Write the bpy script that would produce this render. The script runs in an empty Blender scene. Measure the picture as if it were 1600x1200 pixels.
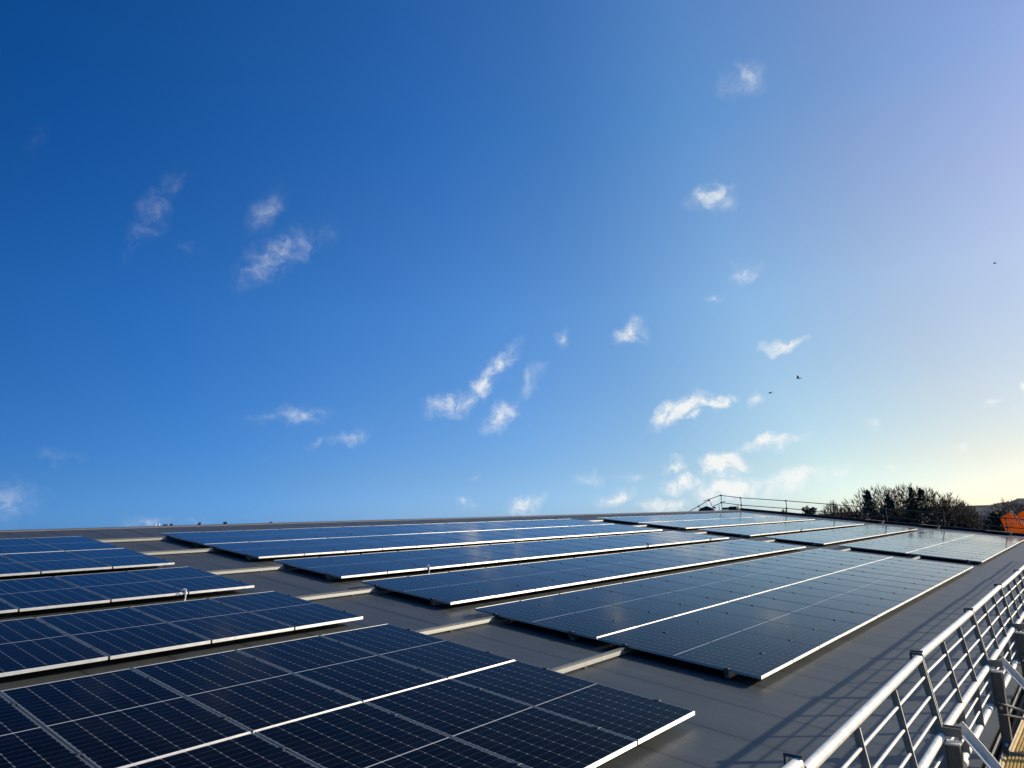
import bpy, math, random
from mathutils import Vector, Matrix
R = math.radians
rng = random.Random(7)
sc = bpy.context.scene
col = sc.collection

# ------------------------------------------------------------------ camera
CAM = Vector((-6.97347, -7.9523, 1.36801))
CM = Matrix(((0.6302239, -0.1242954, -0.7663997),
             (-0.7757297, -0.1422194, -0.6148309),
             (-0.0325763, 0.9820002, -0.1860497)))
FPX = 1117.47                      # focal length in pixels of a 1600 px wide frame
cam = bpy.data.cameras.new("camera")
cam_o = bpy.data.objects.new("camera", cam)
col.objects.link(cam_o)
cam.sensor_width = 36.0
cam.sensor_fit = 'HORIZONTAL'
cam.lens = 36.0 * FPX / 1600.0
cam.clip_start = 0.05
cam.clip_end = 30000
cam_o.matrix_world = Matrix.Translation(CAM) @ CM.to_4x4()
sc.camera = cam_o

def pix_dir(px, py):
    d = CM @ Vector(((px - 800) / FPX, -(py - 600) / FPX, -1.0))
    return d.normalized()

# ------------------------------------------------------------------ world
SUN = Vector((1.8, -1.31, 0.847)).normalized()
sun_el = math.asin(SUN.z)
sun_rot = math.atan2(SUN.x, SUN.y)
world = bpy.data.worlds.new("World")
sc.world = world
world.use_nodes = True
wt = world.node_tree
for n in list(wt.nodes):
    wt.nodes.remove(n)
def N(tree, kind, **kw):
    n = tree.nodes.new(kind)
    for k, v in kw.items():
        setattr(n, k, v)
    return n
def L(tree, a, b):
    tree.links.new(a, b)
wout = N(wt, 'ShaderNodeOutputWorld')
wbg = N(wt, 'ShaderNodeBackground')
wbg.inputs['Strength'].default_value = 0.0975
sky = N(wt, 'ShaderNodeTexSky', sky_type='NISHITA', sun_disc=False)
sky.sun_elevation = sun_el
sky.sun_rotation = sun_rot
sky.altitude = 100
sky.air_density = 0.6
sky.dust_density = 0.3
sky.ozone_density = 4.0
# the clear winter sky of the photograph: deeper blue overhead, bright and creamy towards the sun
wco = N(wt, 'ShaderNodeTexCoord')
def grade(value, lo, hi, keys, cols, scale):
    mr = N(wt, 'ShaderNodeMapRange'); mr.inputs[1].default_value = lo; mr.inputs[2].default_value = hi
    L(wt, value, mr.inputs[0])
    rmp = N(wt, 'ShaderNodeValToRGB'); el = rmp.color_ramp.elements
    while len(el) < len(keys): el.new(.5)
    for e, k, c in zip(el, keys, cols):
        e.position = (k - lo) / (hi - lo); e.color = (c[0] / scale, c[1] / scale, c[2] / scale, 1)
    L(wt, mr.outputs[0], rmp.inputs[0])
    return rmp.outputs[0]
wsep = N(wt, 'ShaderNodeSeparateXYZ'); L(wt, wco.outputs['Generated'], wsep.inputs[0])
wdot = N(wt, 'ShaderNodeVectorMath', operation='DOT_PRODUCT'); wdot.inputs[1].default_value = SUN
L(wt, wco.outputs['Generated'], wdot.inputs[0])
ZK = (0, .06, .14, .28, .5, .8)
ZC = ((.8421, 1.0526, 1.2865), (.9278, 1.0771, 1.0575), (.9152, 1.242, 1.1844), (.7497, 1.4249, 1.4375), (.3461, 1.2359, 1.4339), (.1514, .9504, 1.2419))
CK = (-.3, -.1, .1, .3, .45, .6, .72, .82)
CC = ((.3297, .5672, .955), (.4791, .7584, 1.193), (.7973, .9504, 1.2556), (1.0293, 1.0771, 1.2268), (1.2801, 1.1429, 1.0718), (1.80, 1.375, 1.0), (1.92, 1.25, .82), (1.87, 1.215, .77))
gz_ = grade(wsep.outputs[2], 0, .8, ZK, ZC, 1.5)
gc_ = grade(wdot.outputs['Value'], -.3, .82, CK, CC, 2.1)
zc_ = N(wt, 'ShaderNodeMath', operation='MULTIPLY'); L(wt, wsep.outputs[2], zc_.inputs[0]); L(wt, wdot.outputs['Value'], zc_.inputs[1])
zcl = N(wt, 'ShaderNodeClamp'); zcl.inputs['Min'].default_value = -.2; zcl.inputs['Max'].default_value = .42; L(wt, zc_.outputs[0], zcl.inputs[0])
zcx = N(wt, 'ShaderNodeCombineXYZ')
for i_, e_ in enumerate((3.62, 1.18, 1.609)):
    pw = N(wt, 'ShaderNodeMath', operation='POWER'); pw.inputs[0].default_value = math.exp(e_); L(wt, zcl.outputs[0], pw.inputs[1]); L(wt, pw.outputs[0], zcx.inputs[i_])
gm1 = N(wt, 'ShaderNodeVectorMath', operation='MULTIPLY'); L(wt, gz_, gm1.inputs[0]); L(wt, gc_, gm1.inputs[1])
gm2 = N(wt, 'ShaderNodeVectorMath', operation='SCALE'); gm2.inputs['Scale'].default_value = 1.5 * 2.1
gm3 = N(wt, 'ShaderNodeVectorMath', operation='MULTIPLY'); L(wt, gm1.outputs[0], gm3.inputs[0]); L(wt, zcx.outputs[0], gm3.inputs[1]); L(wt, gm3.outputs[0], gm2.inputs[0])
hsv = N(wt, 'ShaderNodeVectorMath', operation='MULTIPLY'); L(wt, sky.outputs[0], hsv.inputs[0]); L(wt, gm2.outputs[0], hsv.inputs[1])

# small wispy clouds, each at its own direction in the sky: (pixel x, y, half length, half width, tilt, density)
CLOUDS = [
 (240,330,64,21,60,0.24),(218,375,30,19,60,0.15),(277,288,24,8,30,0.18),(415,330,43,19,55,0.29),(440,398,77,25,30,0.37),
 (300,385,30,13,-30,0.15),(50,230,53,15,50,0.09),(1162,120,30,27,0,0.43),(1118,307,33,18,8,0.66),(1160,425,24,16,20,0.49),
 (1120,467,12,7,0,0.47),(988,520,24,17,20,0.81),(1228,538,32,9,15,1.15),(765,590,56,18,50,0.84),(710,632,44,16,15,0.66),
 (830,598,30,12,55,0.48),(783,652,30,15,40,0.75),(880,525,16,12,0,0.40),(468,650,38,15,5,0.51),(410,655,26,9,0,0.29),
 (552,685,30,11,12,0.40),(505,687,28,9,20,0.28),(1060,643,46,17,28,1.32),(1110,630,34,10,22,1.08),(1090,653,14,6,10,0.84),
 (1183,622,14,12,0,0.74),(1203,692,48,10,15,1.14),(1050,727,18,11,0,1.08),(1128,728,30,17,10,1.44),(1065,755,32,12,8,1.15),
 (1145,766,48,16,5,1.37),(1240,752,46,18,15,1.22),(960,777,30,12,15,0.96),(820,792,28,15,15,0.79),(726,783,15,9,0,0.65),
 (1040,790,32,11,0,1.01),(1370,655,12,11,60,0.54),(1504,700,15,6,0,0.72),(1596,610,9,13,0,0.96),(920,750,22,9,0,0.37),
 (985,742,22,7,0,0.42),(1320,735,28,9,10,0.60),(1395,727,9,6,0,0.58),(90,713,28,10,0,0.23),(10,782,50,32,10,0.37),
 (222,815,32,11,5,0.37),(740,745,12,5,25,0.30),(1550,735,22,6,0,0.58),(1545,630,7,5,0,0.48),(300,812,26,8,0,0.22)]
geo = N(wt, 'ShaderNodeTexCoord')
nz = N(wt, 'ShaderNodeTexNoise'); nz.inputs['Scale'].default_value = 26; nz.inputs['Detail'].default_value = 5; nz.inputs['Roughness'].default_value = .52
L(wt, geo.outputs['Generated'], nz.inputs['Vector'])
sub = N(wt, 'ShaderNodeVectorMath', operation='SUBTRACT'); sub.inputs[1].default_value = (.5, .5, .5)
L(wt, nz.outputs['Color'], sub.inputs[0])
scl = N(wt, 'ShaderNodeVectorMath', operation='SCALE'); scl.inputs['Scale'].default_value = .048
L(wt, sub.outputs[0], scl.inputs[0])
wdir = N(wt, 'ShaderNodeVectorMath', operation='ADD')
L(wt, geo.outputs['Generated'], wdir.inputs[0]); L(wt, scl.outputs[0], wdir.inputs[1])
acc = None
for (px, py, a, b, ang, den) in CLOUDS:
    d = pix_dir(px, py)
    k = 1.0 / (FPX * (1 + ((px - 800) ** 2 + (py - 600) ** 2) / FPX ** 2) ** .5)
    up0 = CM @ Vector((0, 1, 0)); rt = CM @ Vector((1, 0, 0))
    rt = (rt - d * rt.dot(d)).normalized(); up = d.cross(rt) * -1
    if up.dot(up0) < 0: up = -up
    ax = rt * math.cos(R(ang)) + up * math.sin(R(ang))
    ay = up * math.cos(R(ang)) - rt * math.sin(R(ang))
    m = Matrix((ax, ay, ax.cross(ay))).transposed()
    mp = N(wt, 'ShaderNodeMapping', vector_type='TEXTURE')
    mp.inputs['Location'].default_value = d
    mp.inputs['Rotation'].default_value = m.to_euler()
    mp.inputs['Scale'].default_value = (a * k * 1.55, b * k * 1.6, .2)
    L(wt, wdir.outputs[0], mp.inputs['Vector'])
    g = N(wt, 'ShaderNodeTexGradient', gradient_type='SPHERICAL')
    L(wt, mp.outputs[0], g.inputs['Vector'])
    mm = N(wt, 'ShaderNodeMath', operation='MULTIPLY'); mm.inputs[1].default_value = den
    L(wt, g.outputs['Fac'], mm.inputs[0])
    if acc is None:
        acc = mm
    else:
        mx = N(wt, 'ShaderNodeMath', operation='MAXIMUM')
        L(wt, acc.outputs[0], mx.inputs[0]); L(wt, mm.outputs[0], mx.inputs[1])
        acc = mx
n2 = N(wt, 'ShaderNodeTexNoise'); n2.inputs['Scale'].default_value = 48; n2.inputs['Detail'].default_value = 8; n2.inputs['Roughness'].default_value = .63
L(wt, wdir.outputs[0], n2.inputs['Vector'])
n2r = N(wt, 'ShaderNodeMapRange'); n2r.inputs[1].default_value = .34; n2r.inputs[2].default_value = .66; n2r.inputs[3].default_value = .30; n2r.inputs[4].default_value = 1.25
L(wt, n2.outputs['Fac'], n2r.inputs[0])
cm = N(wt, 'ShaderNodeMath', operation='MULTIPLY'); L(wt, acc.outputs[0], cm.inputs[0]); L(wt, n2r.outputs[0], cm.inputs[1])
cr = N(wt, 'ShaderNodeMapRange', interpolation_type='SMOOTHSTEP'); cr.inputs[1].default_value = .02; cr.inputs[2].default_value = .95; cr.inputs[3].default_value = 0; cr.inputs[4].default_value = .9
L(wt, cm.outputs[0], cr.inputs[0])
cmix = N(wt, 'ShaderNodeMix', data_type='RGBA')
L(wt, cr.outputs[0], cmix.inputs[0]); L(wt, hsv.outputs[0], cmix.inputs[6]); cmix.inputs[7].default_value = (9.6, 9.7, 9.5, 1)
L(wt, cmix.outputs[2], wbg.inputs['Color'])
L(wt, wbg.outputs[0], wout.inputs['Surface'])

# ------------------------------------------------------------------ sun and exposure
sun = bpy.data.lights.new("sun", 'SUN')
sun.energy = 5.0
sun.angle = R(.53)
sun.color = (1.0, .89, .70)
sun_o = bpy.data.objects.new("sun", sun)
col.objects.link(sun_o)
sun_o.rotation_euler = SUN.to_track_quat('Z', 'Y').to_euler()
sc.view_settings.view_transform = 'Standard'
sc.view_settings.look = 'None'
sc.view_settings.exposure = 0.0
sc.view_settings.gamma = 1.0
sc.render.engine = 'CYCLES'
sc.cycles.max_bounces = 6

# ------------------------------------------------------------------ helpers
AL = R(6.97593)                    # roof pitch
def RP(u, v, n):                   # roof coordinates (along the eaves, down the slope, into the roof) to world
    return Vector((u, -v * math.cos(AL) + n * math.sin(AL), -v * math.sin(AL) - n * math.cos(AL)))

class MB:
    def __init__(s): s.v = []; s.f = []; s.sm = []
    def add(s, vs, fs, smooth=False):
        o = len(s.v); s.v += [tuple(p) for p in vs]
        for f in fs: s.f.append(tuple(i + o for i in f)); s.sm.append(smooth)
    def box(s, x0, x1, y0, y1, z0, z1):
        s.add([(x0,y0,z0),(x1,y0,z0),(x1,y1,z0),(x0,y1,z0),(x0,y0,z1),(x1,y0,z1),(x1,y1,z1),(x0,y1,z1)],
              [(0,3,2,1),(4,5,6,7),(0,1,5,4),(1,2,6,5),(2,3,7,6),(3,0,4,7)])
    def cbox(s, x0, x1, y0, y1, z0, z1, c=.002):   # box with its top edges chamfered
        s.add([(x0,y0,z0),(x1,y0,z0),(x1,y1,z0),(x0,y1,z0),(x0,y0,z1-c),(x1,y0,z1-c),(x1,y1,z1-c),(x0,y1,z1-c),
               (x0+c,y0+c,z1),(x1-c,y0+c,z1),(x1-c,y1-c,z1),(x0+c,y1-c,z1)],
              [(0,3,2,1),(0,1,5,4),(1,2,6,5),(2,3,7,6),(3,0,4,7),(4,5,9,8),(5,6,10,9),(6,7,11,10),(7,4,8,11),(8,9,10,11)])
    def bar(s, p, q, w, h, up=(0,0,1)):            # rectangular bar from p to q
        p, q = Vector(p), Vector(q); d = (q - p).normalized(); up = Vector(up)
        sx = d.cross(up).normalized() * (w / 2); sy = sx.normalized().cross(d).normalized() * (h / 2)
        vs = [p-sx-sy, p+sx-sy, p+sx+sy, p-sx+sy, q-sx-sy, q+sx-sy, q+sx+sy, q-sx+sy]
        s.add(vs, [(0,3,2,1),(4,5,6,7),(0,1,5,4),(1,2,6,5),(2,3,7,6),(3,0,4,7)])
    def tube(s, p, q, r0, r1=None, seg=10, caps=True):
        p, q = Vector(p), Vector(q); r1 = r0 if r1 is None else r1
        d = (q - p).normalized(); a = d.orthogonal().normalized(); b = d.cross(a)
        vs = []
        for c, r in ((p, r0), (q, r1)):
            for i in range(seg):
                t = 2 * math.pi * i / seg
                vs.append(c + a * (r * math.cos(t)) + b * (r * math.sin(t)))
        s.add(vs, [(i, (i+1) % seg, seg + (i+1) % seg, seg + i) for i in range(seg)], True)
        if caps: s.add(vs, [tuple(range(seg-1, -1, -1)), tuple(range(seg, 2*seg))])
    def prism(s, prof, x0, x1):                    # closed profile of (y, z) pulled along x
        n = len(prof); vs = [(x0, y, z) for y, z in prof] + [(x1, y, z) for y, z in prof]
        s.add(vs, [(i, (i+1) % n, n + (i+1) % n, n + i) for i in range(n)] + [tuple(range(n-1, -1, -1)), tuple(range(n, 2*n))])
    def mesh(s, name):
        me = bpy.data.meshes.new(name); me.from_pydata(s.v, [], s.f); me.update()
        me.polygons.foreach_set('use_smooth', s.sm)
        return me
    def build(s, name, mat, parent=None, loc=None):
        me = s.mesh(name); me.materials.append(mat)
        o = bpy.data.objects.new(name, me); col.objects.link(o)
        if parent is not None: o.parent = parent
        if loc is not None: o.location = loc
        return o
def tag(o, label=None, cat=None, group=None, kind=None):
    if label: o['label'] = label
    if cat: o['category'] = cat
    if group: o['group'] = group
    if kind: o['kind'] = kind
    return o
def empty(name, loc=(0,0,0), rot=(0,0,0)):
    o = bpy.data.objects.new(name, None); col.objects.link(o); o.location = loc; o.rotation_euler = rot
    o.empty_display_size = .2
    return o
def copy_tree(o, parent=None):
    c = o.copy(); col.objects.link(c); c.parent = parent
    for ch in list(o.children): copy_tree(ch, c)
    return c

def mat(name, base, rough=.5, metal=0.0, noise=None, bump=None, spec=.5):
    m = bpy.data.materials.new(name); m.use_nodes = True; t = m.node_tree
    p = t.nodes['Principled BSDF']; p.inputs['Roughness'].default_value = rough; p.inputs['Metallic'].default_value = metal
    p.inputs['Specular IOR Level'].default_value = spec
    p.inputs['Base Color'].default_value = (*base, 1)
    tc = N(t, 'ShaderNodeTexCoord')
    if noise:                      # (scale, lo, hi): value variation
        nn = N(t, 'ShaderNodeTexNoise'); nn.inputs['Scale'].default_value = noise[0]; nn.inputs['Detail'].default_value = 6; nn.inputs['Roughness'].default_value = .65
        L(t, tc.outputs['Object'], nn.inputs['Vector'])
        r = N(t, 'ShaderNodeMapRange'); r.inputs[1].default_value = .3; r.inputs[2].default_value = .7; r.inputs[3].default_value = noise[1]; r.inputs[4].default_value = noise[2]
        L(t, nn.outputs['Fac'], r.inputs[0])
        mx = N(t, 'ShaderNodeMix', data_type='RGBA', blend_type='MULTIPLY'); mx.inputs[0].default_value = 1
        mx.inputs[6].default_value = (*base, 1); L(t, r.outputs[0], mx.inputs[7]); L(t, mx.outputs[2], p.inputs['Base Color'])
        r2 = N(t, 'ShaderNodeMapRange'); r2.inputs[3].default_value = max(.02, rough - .08); r2.inputs[4].default_value = min(1, rough + .1)
        L(t, nn.outputs['Fac'], r2.inputs[0]); L(t, r2.outputs[0], p.inputs['Roughness'])
    if bump:                       # (scale, strength, distance)
        nb = N(t, 'ShaderNodeTexNoise'); nb.inputs['Scale'].default_value = bump[0]; nb.inputs['Detail'].default_value = 4
        L(t, tc.outputs['Object'], nb.inputs['Vector'])
        b = N(t, 'ShaderNodeBump'); b.inputs['Strength'].default_value = bump[1]; b.inputs['Distance'].default_value = bump[2]
        L(t, nb.outputs['Fac'], b.inputs['Height']); L(t, b.outputs[0], p.inputs['Normal'])
    return m
def math_n(t, op, a, b=None, c=None):
    n = N(t, 'ShaderNodeMath', operation=op)
    for i, x in enumerate((a, b, c)):
        if x is None: continue
        if isinstance(x, (int, float)): n.inputs[i].default_value = x
        else: L(t, x, n.inputs[i])
    return n.outputs[0]

M = {}
def brushed(name, axis, base=(.90, .89, .84), rough=.50, metal=.62):
    m = mat(name, base, rough, metal, (9, .92, 1.05)); t = m.node_tree; p = t.nodes['Principled BSDF']
    vt_ = N(t, 'ShaderNodeVectorTransform', vector_type='VECTOR', convert_from='OBJECT', convert_to='WORLD'); vt_.inputs[0].default_value = axis
    L(t, vt_.outputs[0], p.inputs['Tangent']); p.inputs['Anisotropic'].default_value = .85; p.inputs['Anisotropic Rotation'].default_value = .25
    return m
M['frame'] = brushed('silver_frame_short_side', (1, 0, 0)); M['frame_long'] = brushed('silver_frame_long_side_shaded', (0, 1, 0), (.46, .48, .43), .38, .72)  # same silver; long sides coloured darker in place of their weaker sun glint
M['rail'] = mat('mill_aluminium', (.235, .24, .222), .5, .35, (14, .8, 1.08))
M['clamp'] = mat('clamp_aluminium', (.075, .075, .075), .45, .4)
M['midclamp'] = mat('mid_clamp_aluminium', (.11, .11, .11), .45, .6)
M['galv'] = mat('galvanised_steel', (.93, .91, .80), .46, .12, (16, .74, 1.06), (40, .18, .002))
M['galv_shaded'] = mat('shaded_galvanised_steel', (.24, .215, .165), .55, .0, (18, .7, 1.15))  # galvanised steel with the shade of the unlit bar faces in its colour
M['post'] = mat('weathered_grey_post', (.135, .12, .085), .6, 0, (12, .7, 1.2))
M['dark_steel'] = mat('dark_scaffold_steel', (.10, .10, .10), .5, .6, (10, .7, 1.2))
M['black'] = mat('black_plastic', (.012, .012, .013), .5)
M['white'] = mat('white_plastic', (.75, .75, .73), .45)
M['board'] = mat('weathered_scaffold_board', (.10, .085, .065), .8, 0, (6, .6, 1.3))
M['bird'] = mat('black_feathers', (.015, .015, .017), .7)
M['bark'] = mat('dark_bark', (.060, .046, .036), .9, 0, (5, .6, 1.3))
M['twig'] = mat('brown_twigs', (.050, .036, .028), .9, 0, (2, .7, 1.3))
M['ever'] = mat('evergreen_needles', (.026, .040, .022), .75, 0, (.6, .6, 1.5))
M['ivy'] = mat('dark_ivy_leaves', (.030, .040, .020), .7, 0, (.7, .5, 1.6))
M['shrub'] = mat('winter_shrub', (.070, .060, .042), .85, 0, (.7, .6, 1.4))
M['wall'] = mat('grey_cladding', (.30, .31, .32), .6, 0, (1, .9, 1.05))
M['flash'] = mat('dark_flashing', (.014, .014, .015), .6, 0, (4, .8, 1.2))
M['ridge'] = mat('ridge_flashing', (.15, .155, .16), .5, .1, (4, .8, 1.2))

# solar glass: dark blue half-cut cells under a sheet of glass; 6 columns, 12 + 12 rows
def solar_mat():
    m = bpy.data.materials.new('solar_cells_under_glass'); m.use_nodes = True; t = m.node_tree
    p = t.nodes['Principled BSDF']
    tc = N(t, 'ShaderNodeTexCoord'); sp = N(t, 'ShaderNodeSeparateXYZ'); L(t, tc.outputs['Object'], sp.inputs[0])
    x, y = sp.outputs[0], sp.outputs[1]
    def dist(v, pitch):            # distance to the nearest multiple of pitch
        q = math_n(t, 'DIVIDE', v, pitch); r = math_n(t, 'ROUND', q)
        return math_n(t, 'MULTIPLY', math_n(t, 'ABSOLUTE', math_n(t, 'SUBTRACT', q, r)), pitch)
    dx = dist(x, .1838)
    ya = math_n(t, 'ABSOLUTE', y); yy = math_n(t, 'SUBTRACT', ya, .006)
    dy = dist(yy, .0930)
    lx = math_n(t, 'LESS_THAN', dx, .0021)
    ly = math_n(t, 'LESS_THAN', dy, .0012)
    mid = math_n(t, 'LESS_THAN', ya, .0062)
    dot = math_n(t, 'LESS_THAN', math_n(t, 'ADD', dx, dy), .0105)
    bus = math_n(t, 'LESS_THAN', dist(x, .01838), .0006)
    # per-cell tone
    cx = math_n(t, 'FLOOR', math_n(t, 'DIVIDE', x, .1838)); cy = math_n(t, 'FLOOR', math_n(t, 'DIVIDE', y, .0930))
    oi = N(t, 'ShaderNodeObjectInfo')
    cb = N(t, 'ShaderNodeCombineXYZ'); L(t, cx, cb.inputs[0]); L(t, cy, cb.inputs[1]); L(t, oi.outputs['Random'], cb.inputs[2])
    wn = N(t, 'ShaderNodeTexWhiteNoise'); L(t, cb.outputs[0], wn.inputs['Vector'])
    tone = N(t, 'ShaderNodeMapRange'); tone.inputs[3].default_value = .75; tone.inputs[4].default_value = 1.3; L(t, wn.outputs['Value'], tone.inputs[0])
    cell = N(t, 'ShaderNodeMix', data_type='RGBA', blend_type='MULTIPLY'); cell.inputs[0].default_value = 1
    cell.inputs[6].default_value = (.0008, .0013, .0042, 1); L(t, tone.outputs[0], cell.inputs[7])
    cur = cell.outputs[2]
    for fac, c in ((bus, (.010, .013, .020)), (ly, (.070, .074, .084)), (lx, (.13, .135, .145)), (dot, (.22, .23, .24)), (mid, (.50, .51, .50))):
        mx = N(t, 'ShaderNodeMix', data_type='RGBA'); L(t, fac, mx.inputs[0]); L(t, cur, mx.inputs[6]); mx.inputs[7].default_value = (*c, 1)
        cur = mx.outputs[2]
    dn = N(t, 'ShaderNodeTexNoise'); dn.inputs['Scale'].default_value = 2.2; dn.inputs['Detail'].default_value = 7; dn.inputs['Roughness'].default_value = .62
    oi2 = N(t, 'ShaderNodeVectorMath', operation='ADD'); L(t, tc.outputs['Object'], oi2.inputs[0]); L(t, oi.outputs['Location'], oi2.inputs[1]); L(t, oi2.outputs[0], dn.inputs['Vector'])
    df = N(t, 'ShaderNodeMapRange'); df.inputs[1].default_value = .42; df.inputs[2].default_value = .80; df.inputs[3].default_value = 0; df.inputs[4].default_value = .035; L(t, dn.outputs['Fac'], df.inputs[0])
    dm = N(t, 'ShaderNodeMix', data_type='RGBA'); L(t, df.outputs[0], dm.inputs[0]); L(t, cur, dm.inputs[6]); dm.inputs[7].default_value = (.13, .125, .11, 1)
    cur = dm.outputs[2]
    L(t, cur, p.inputs['Base Color'])
    p.inputs['IOR'].default_value = 1.085
    # thin dust: broad soft variation of gloss
    nn = N(t, 'ShaderNodeTexNoise'); nn.inputs['Scale'].default_value = 1.3; nn.inputs['Detail'].default_value = 4
    ad = N(t, 'ShaderNodeVectorMath', operation='ADD'); L(t, tc.outputs['Object'], ad.inputs[0]); L(t, oi.outputs['Location'], ad.inputs[1]); L(t, ad.outputs[0], nn.inputs['Vector'])
    rr = N(t, 'ShaderNodeMapRange'); rr.inputs[1].default_value = .3; rr.inputs[2].default_value = .7; rr.inputs[3].default_value = .05; rr.inputs[4].default_value = .12
    L(t, nn.outputs['Fac'], rr.inputs[0]); L(t, rr.outputs[0], p.inputs['Roughness'])
    # film of dust and textured glass: shines at grazing angles
    lw = N(t, 'ShaderNodeLayerWeight'); lw.inputs['Blend'].default_value = .5
    gf = math_n(t, 'MULTIPLY', math_n(t, 'POWER', lw.outputs['Facing'], 13.0), .85)
    gb = N(t, 'ShaderNodeBsdfGlossy'); gb.inputs['Color'].default_value = (.93, .94, .95, 1); L(t, rr.outputs[0], gb.inputs['Roughness'])
    ms = N(t, 'ShaderNodeMixShader'); L(t, gf, ms.inputs[0]); L(t, p.outputs[0], ms.inputs[1]); L(t, gb.outputs[0], ms.inputs[2])
    L(t, ms.outputs[0], t.nodes['Material Output'].inputs['Surface'])
    return m
M['solar'] = solar_mat()

def roof_mat():
    m = bpy.data.materials.new('dark_grey_roof_sheet'); m.use_nodes = True; t = m.node_tree
    p = t.nodes['Principled BSDF']
    tc = N(t, 'ShaderNodeTexCoord'); sp = N(t, 'ShaderNodeSeparateXYZ'); L(t, tc.outputs['Object'], sp.inputs[0])
    x, y = sp.outputs[0], sp.outputs[1]
    xs = math_n(t, 'ADD', x, -.02)
    q = math_n(t, 'DIVIDE', xs, .925); fr = math_n(t, 'ABSOLUTE', math_n(t, 'SUBTRACT', q, math_n(t, 'ROUND', q)))
    dseam = math_n(t, 'MULTIPLY', fr, .925)
    seam = math_n(t, 'LESS_THAN', dseam, .013)
    # embossed weave
    sx = math_n(t, 'SINE', math_n(t, 'MULTIPLY', x, 2 * math.pi / .034)); sy = math_n(t, 'SINE', math_n(t, 'MULTIPLY', y, 2 * math.pi / .038))
    weave = math_n(t, 'MULTIPLY', sx, sy)
    big = N(t, 'ShaderNodeTexNoise'); big.inputs['Scale'].default_value = .8; big.inputs['Detail'].default_value = 7; big.inputs['Roughness'].default_value = .6
    L(t, tc.outputs['Object'], big.inputs['Vector'])
    fine = N(t, 'ShaderNodeTexNoise'); fine.inputs['Scale'].default_value = 90; fine.inputs['Detail'].default_value = 3
    L(t, tc.outputs['Object'], fine.inputs['Vector'])
    # each sheet has its own slight tone
    sheet = N(t, 'ShaderNodeTexWhiteNoise', noise_dimensions='1D'); L(t, math_n(t, 'ROUND', math_n(t, 'ADD', q, .5)), sheet.inputs['W'])
    v1 = N(t, 'ShaderNodeMapRange'); v1.inputs[1].default_value = .3; v1.inputs[2].default_value = .7; v1.inputs[3].default_value = .84; v1.inputs[4].default_value = 1.14; L(t, big.outputs['Fac'], v1.inputs[0])
    v2 = N(t, 'ShaderNodeMapRange'); v2.inputs[3].default_value = .93; v2.inputs[4].default_value = 1.07; L(t, sheet.outputs['Value'], v2.inputs[0])
    v3 = N(t, 'ShaderNodeMapRange'); v3.inputs[1].default_value = -1; v3.inputs[3].default_value = .30; v3.inputs[4].default_value = 1.45; L(t, weave, v3.inputs[0])
    v4 = N(t, 'ShaderNodeMapRange'); v4.inputs[1].default_value = .3; v4.inputs[2].default_value = .7; v4.inputs[3].default_value = .88; v4.inputs[4].default_value = 1.12; L(t, fine.outputs['Fac'], v4.inputs[0])
    stv = N(t, 'ShaderNodeVectorMath', operation='MULTIPLY'); stv.inputs[1].default_value = (7, .35, 1); L(t, tc.outputs['Object'], stv.inputs[0])
    stk = N(t, 'ShaderNodeTexNoise'); stk.inputs['Scale'].default_value = 1; stk.inputs['Detail'].default_value = 5; L(t, stv.outputs[0], stk.inputs['Vector'])
    v5 = N(t, 'ShaderNodeMapRange'); v5.inputs[1].default_value = .35; v5.inputs[2].default_value = .7; v5.inputs[3].default_value = .86; v5.inputs[4].default_value = 1.12; L(t, stk.outputs['Fac'], v5.inputs[0])
    v6 = N(t, 'ShaderNodeMapRange'); v6.inputs[1].default_value = .0; v6.inputs[2].default_value = .08; v6.inputs[3].default_value = .80; v6.inputs[4].default_value = 1.0; L(t, dseam, v6.inputs[0])
    lap = N(t, 'ShaderNodeMapRange'); lap.inputs[1].default_value = .0; lap.inputs[2].default_value = .02; lap.inputs[3].default_value = .8; lap.inputs[4].default_value = 1.0
    yo = math_n(t, 'ADD', y, 1.9); yq = math_n(t, 'DIVIDE', yo, 5.2); L(t, math_n(t, 'MULTIPLY', math_n(t, 'ABSOLUTE', math_n(t, 'SUBTRACT', yq, math_n(t, 'ROUND', yq))), 5.2), lap.inputs[0])
    extra = math_n(t, 'MULTIPLY', math_n(t, 'MULTIPLY', v5.outputs[0], v6.outputs[0]), lap.outputs[0])
    val = math_n(t, 'MULTIPLY', extra, math_n(t, 'MULTIPLY', math_n(t, 'MULTIPLY', v1.outputs[0], v2.outputs[0]), math_n(t, 'MULTIPLY', v3.outputs[0], v4.outputs[0])))
    mx = N(t, 'ShaderNodeMix', data_type='RGBA', blend_type='MULTIPLY'); mx.inputs[0].default_value = 1
    mx.inputs[6].default_value = (.064, .073, .072, 1); L(t, val, mx.inputs[7])
    ms = N(t, 'ShaderNodeMix', data_type='RGBA'); L(t, seam, ms.inputs[0]); L(t, mx.outputs[2], ms.inputs[6]); ms.inputs[7].default_value = (.012, .012, .012, 1)
    L(t, ms.outputs[2], p.inputs['Base Color'])
    p.inputs['Roughness'].default_value = .52
    hgt = math_n(t, 'ADD', math_n(t, 'MULTIPLY', weave, .35), math_n(t, 'MULTIPLY', fine.outputs['Fac'], .8))
    b = N(t, 'ShaderNodeBump'); b.inputs['Strength'].default_value = .55; b.inputs['Distance'].default_value = .003
    L(t, hgt, b.inputs['Height']); L(t, b.outputs[0], p.inputs['Normal'])
    return m
M['roof'] = roof_mat()

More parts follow.
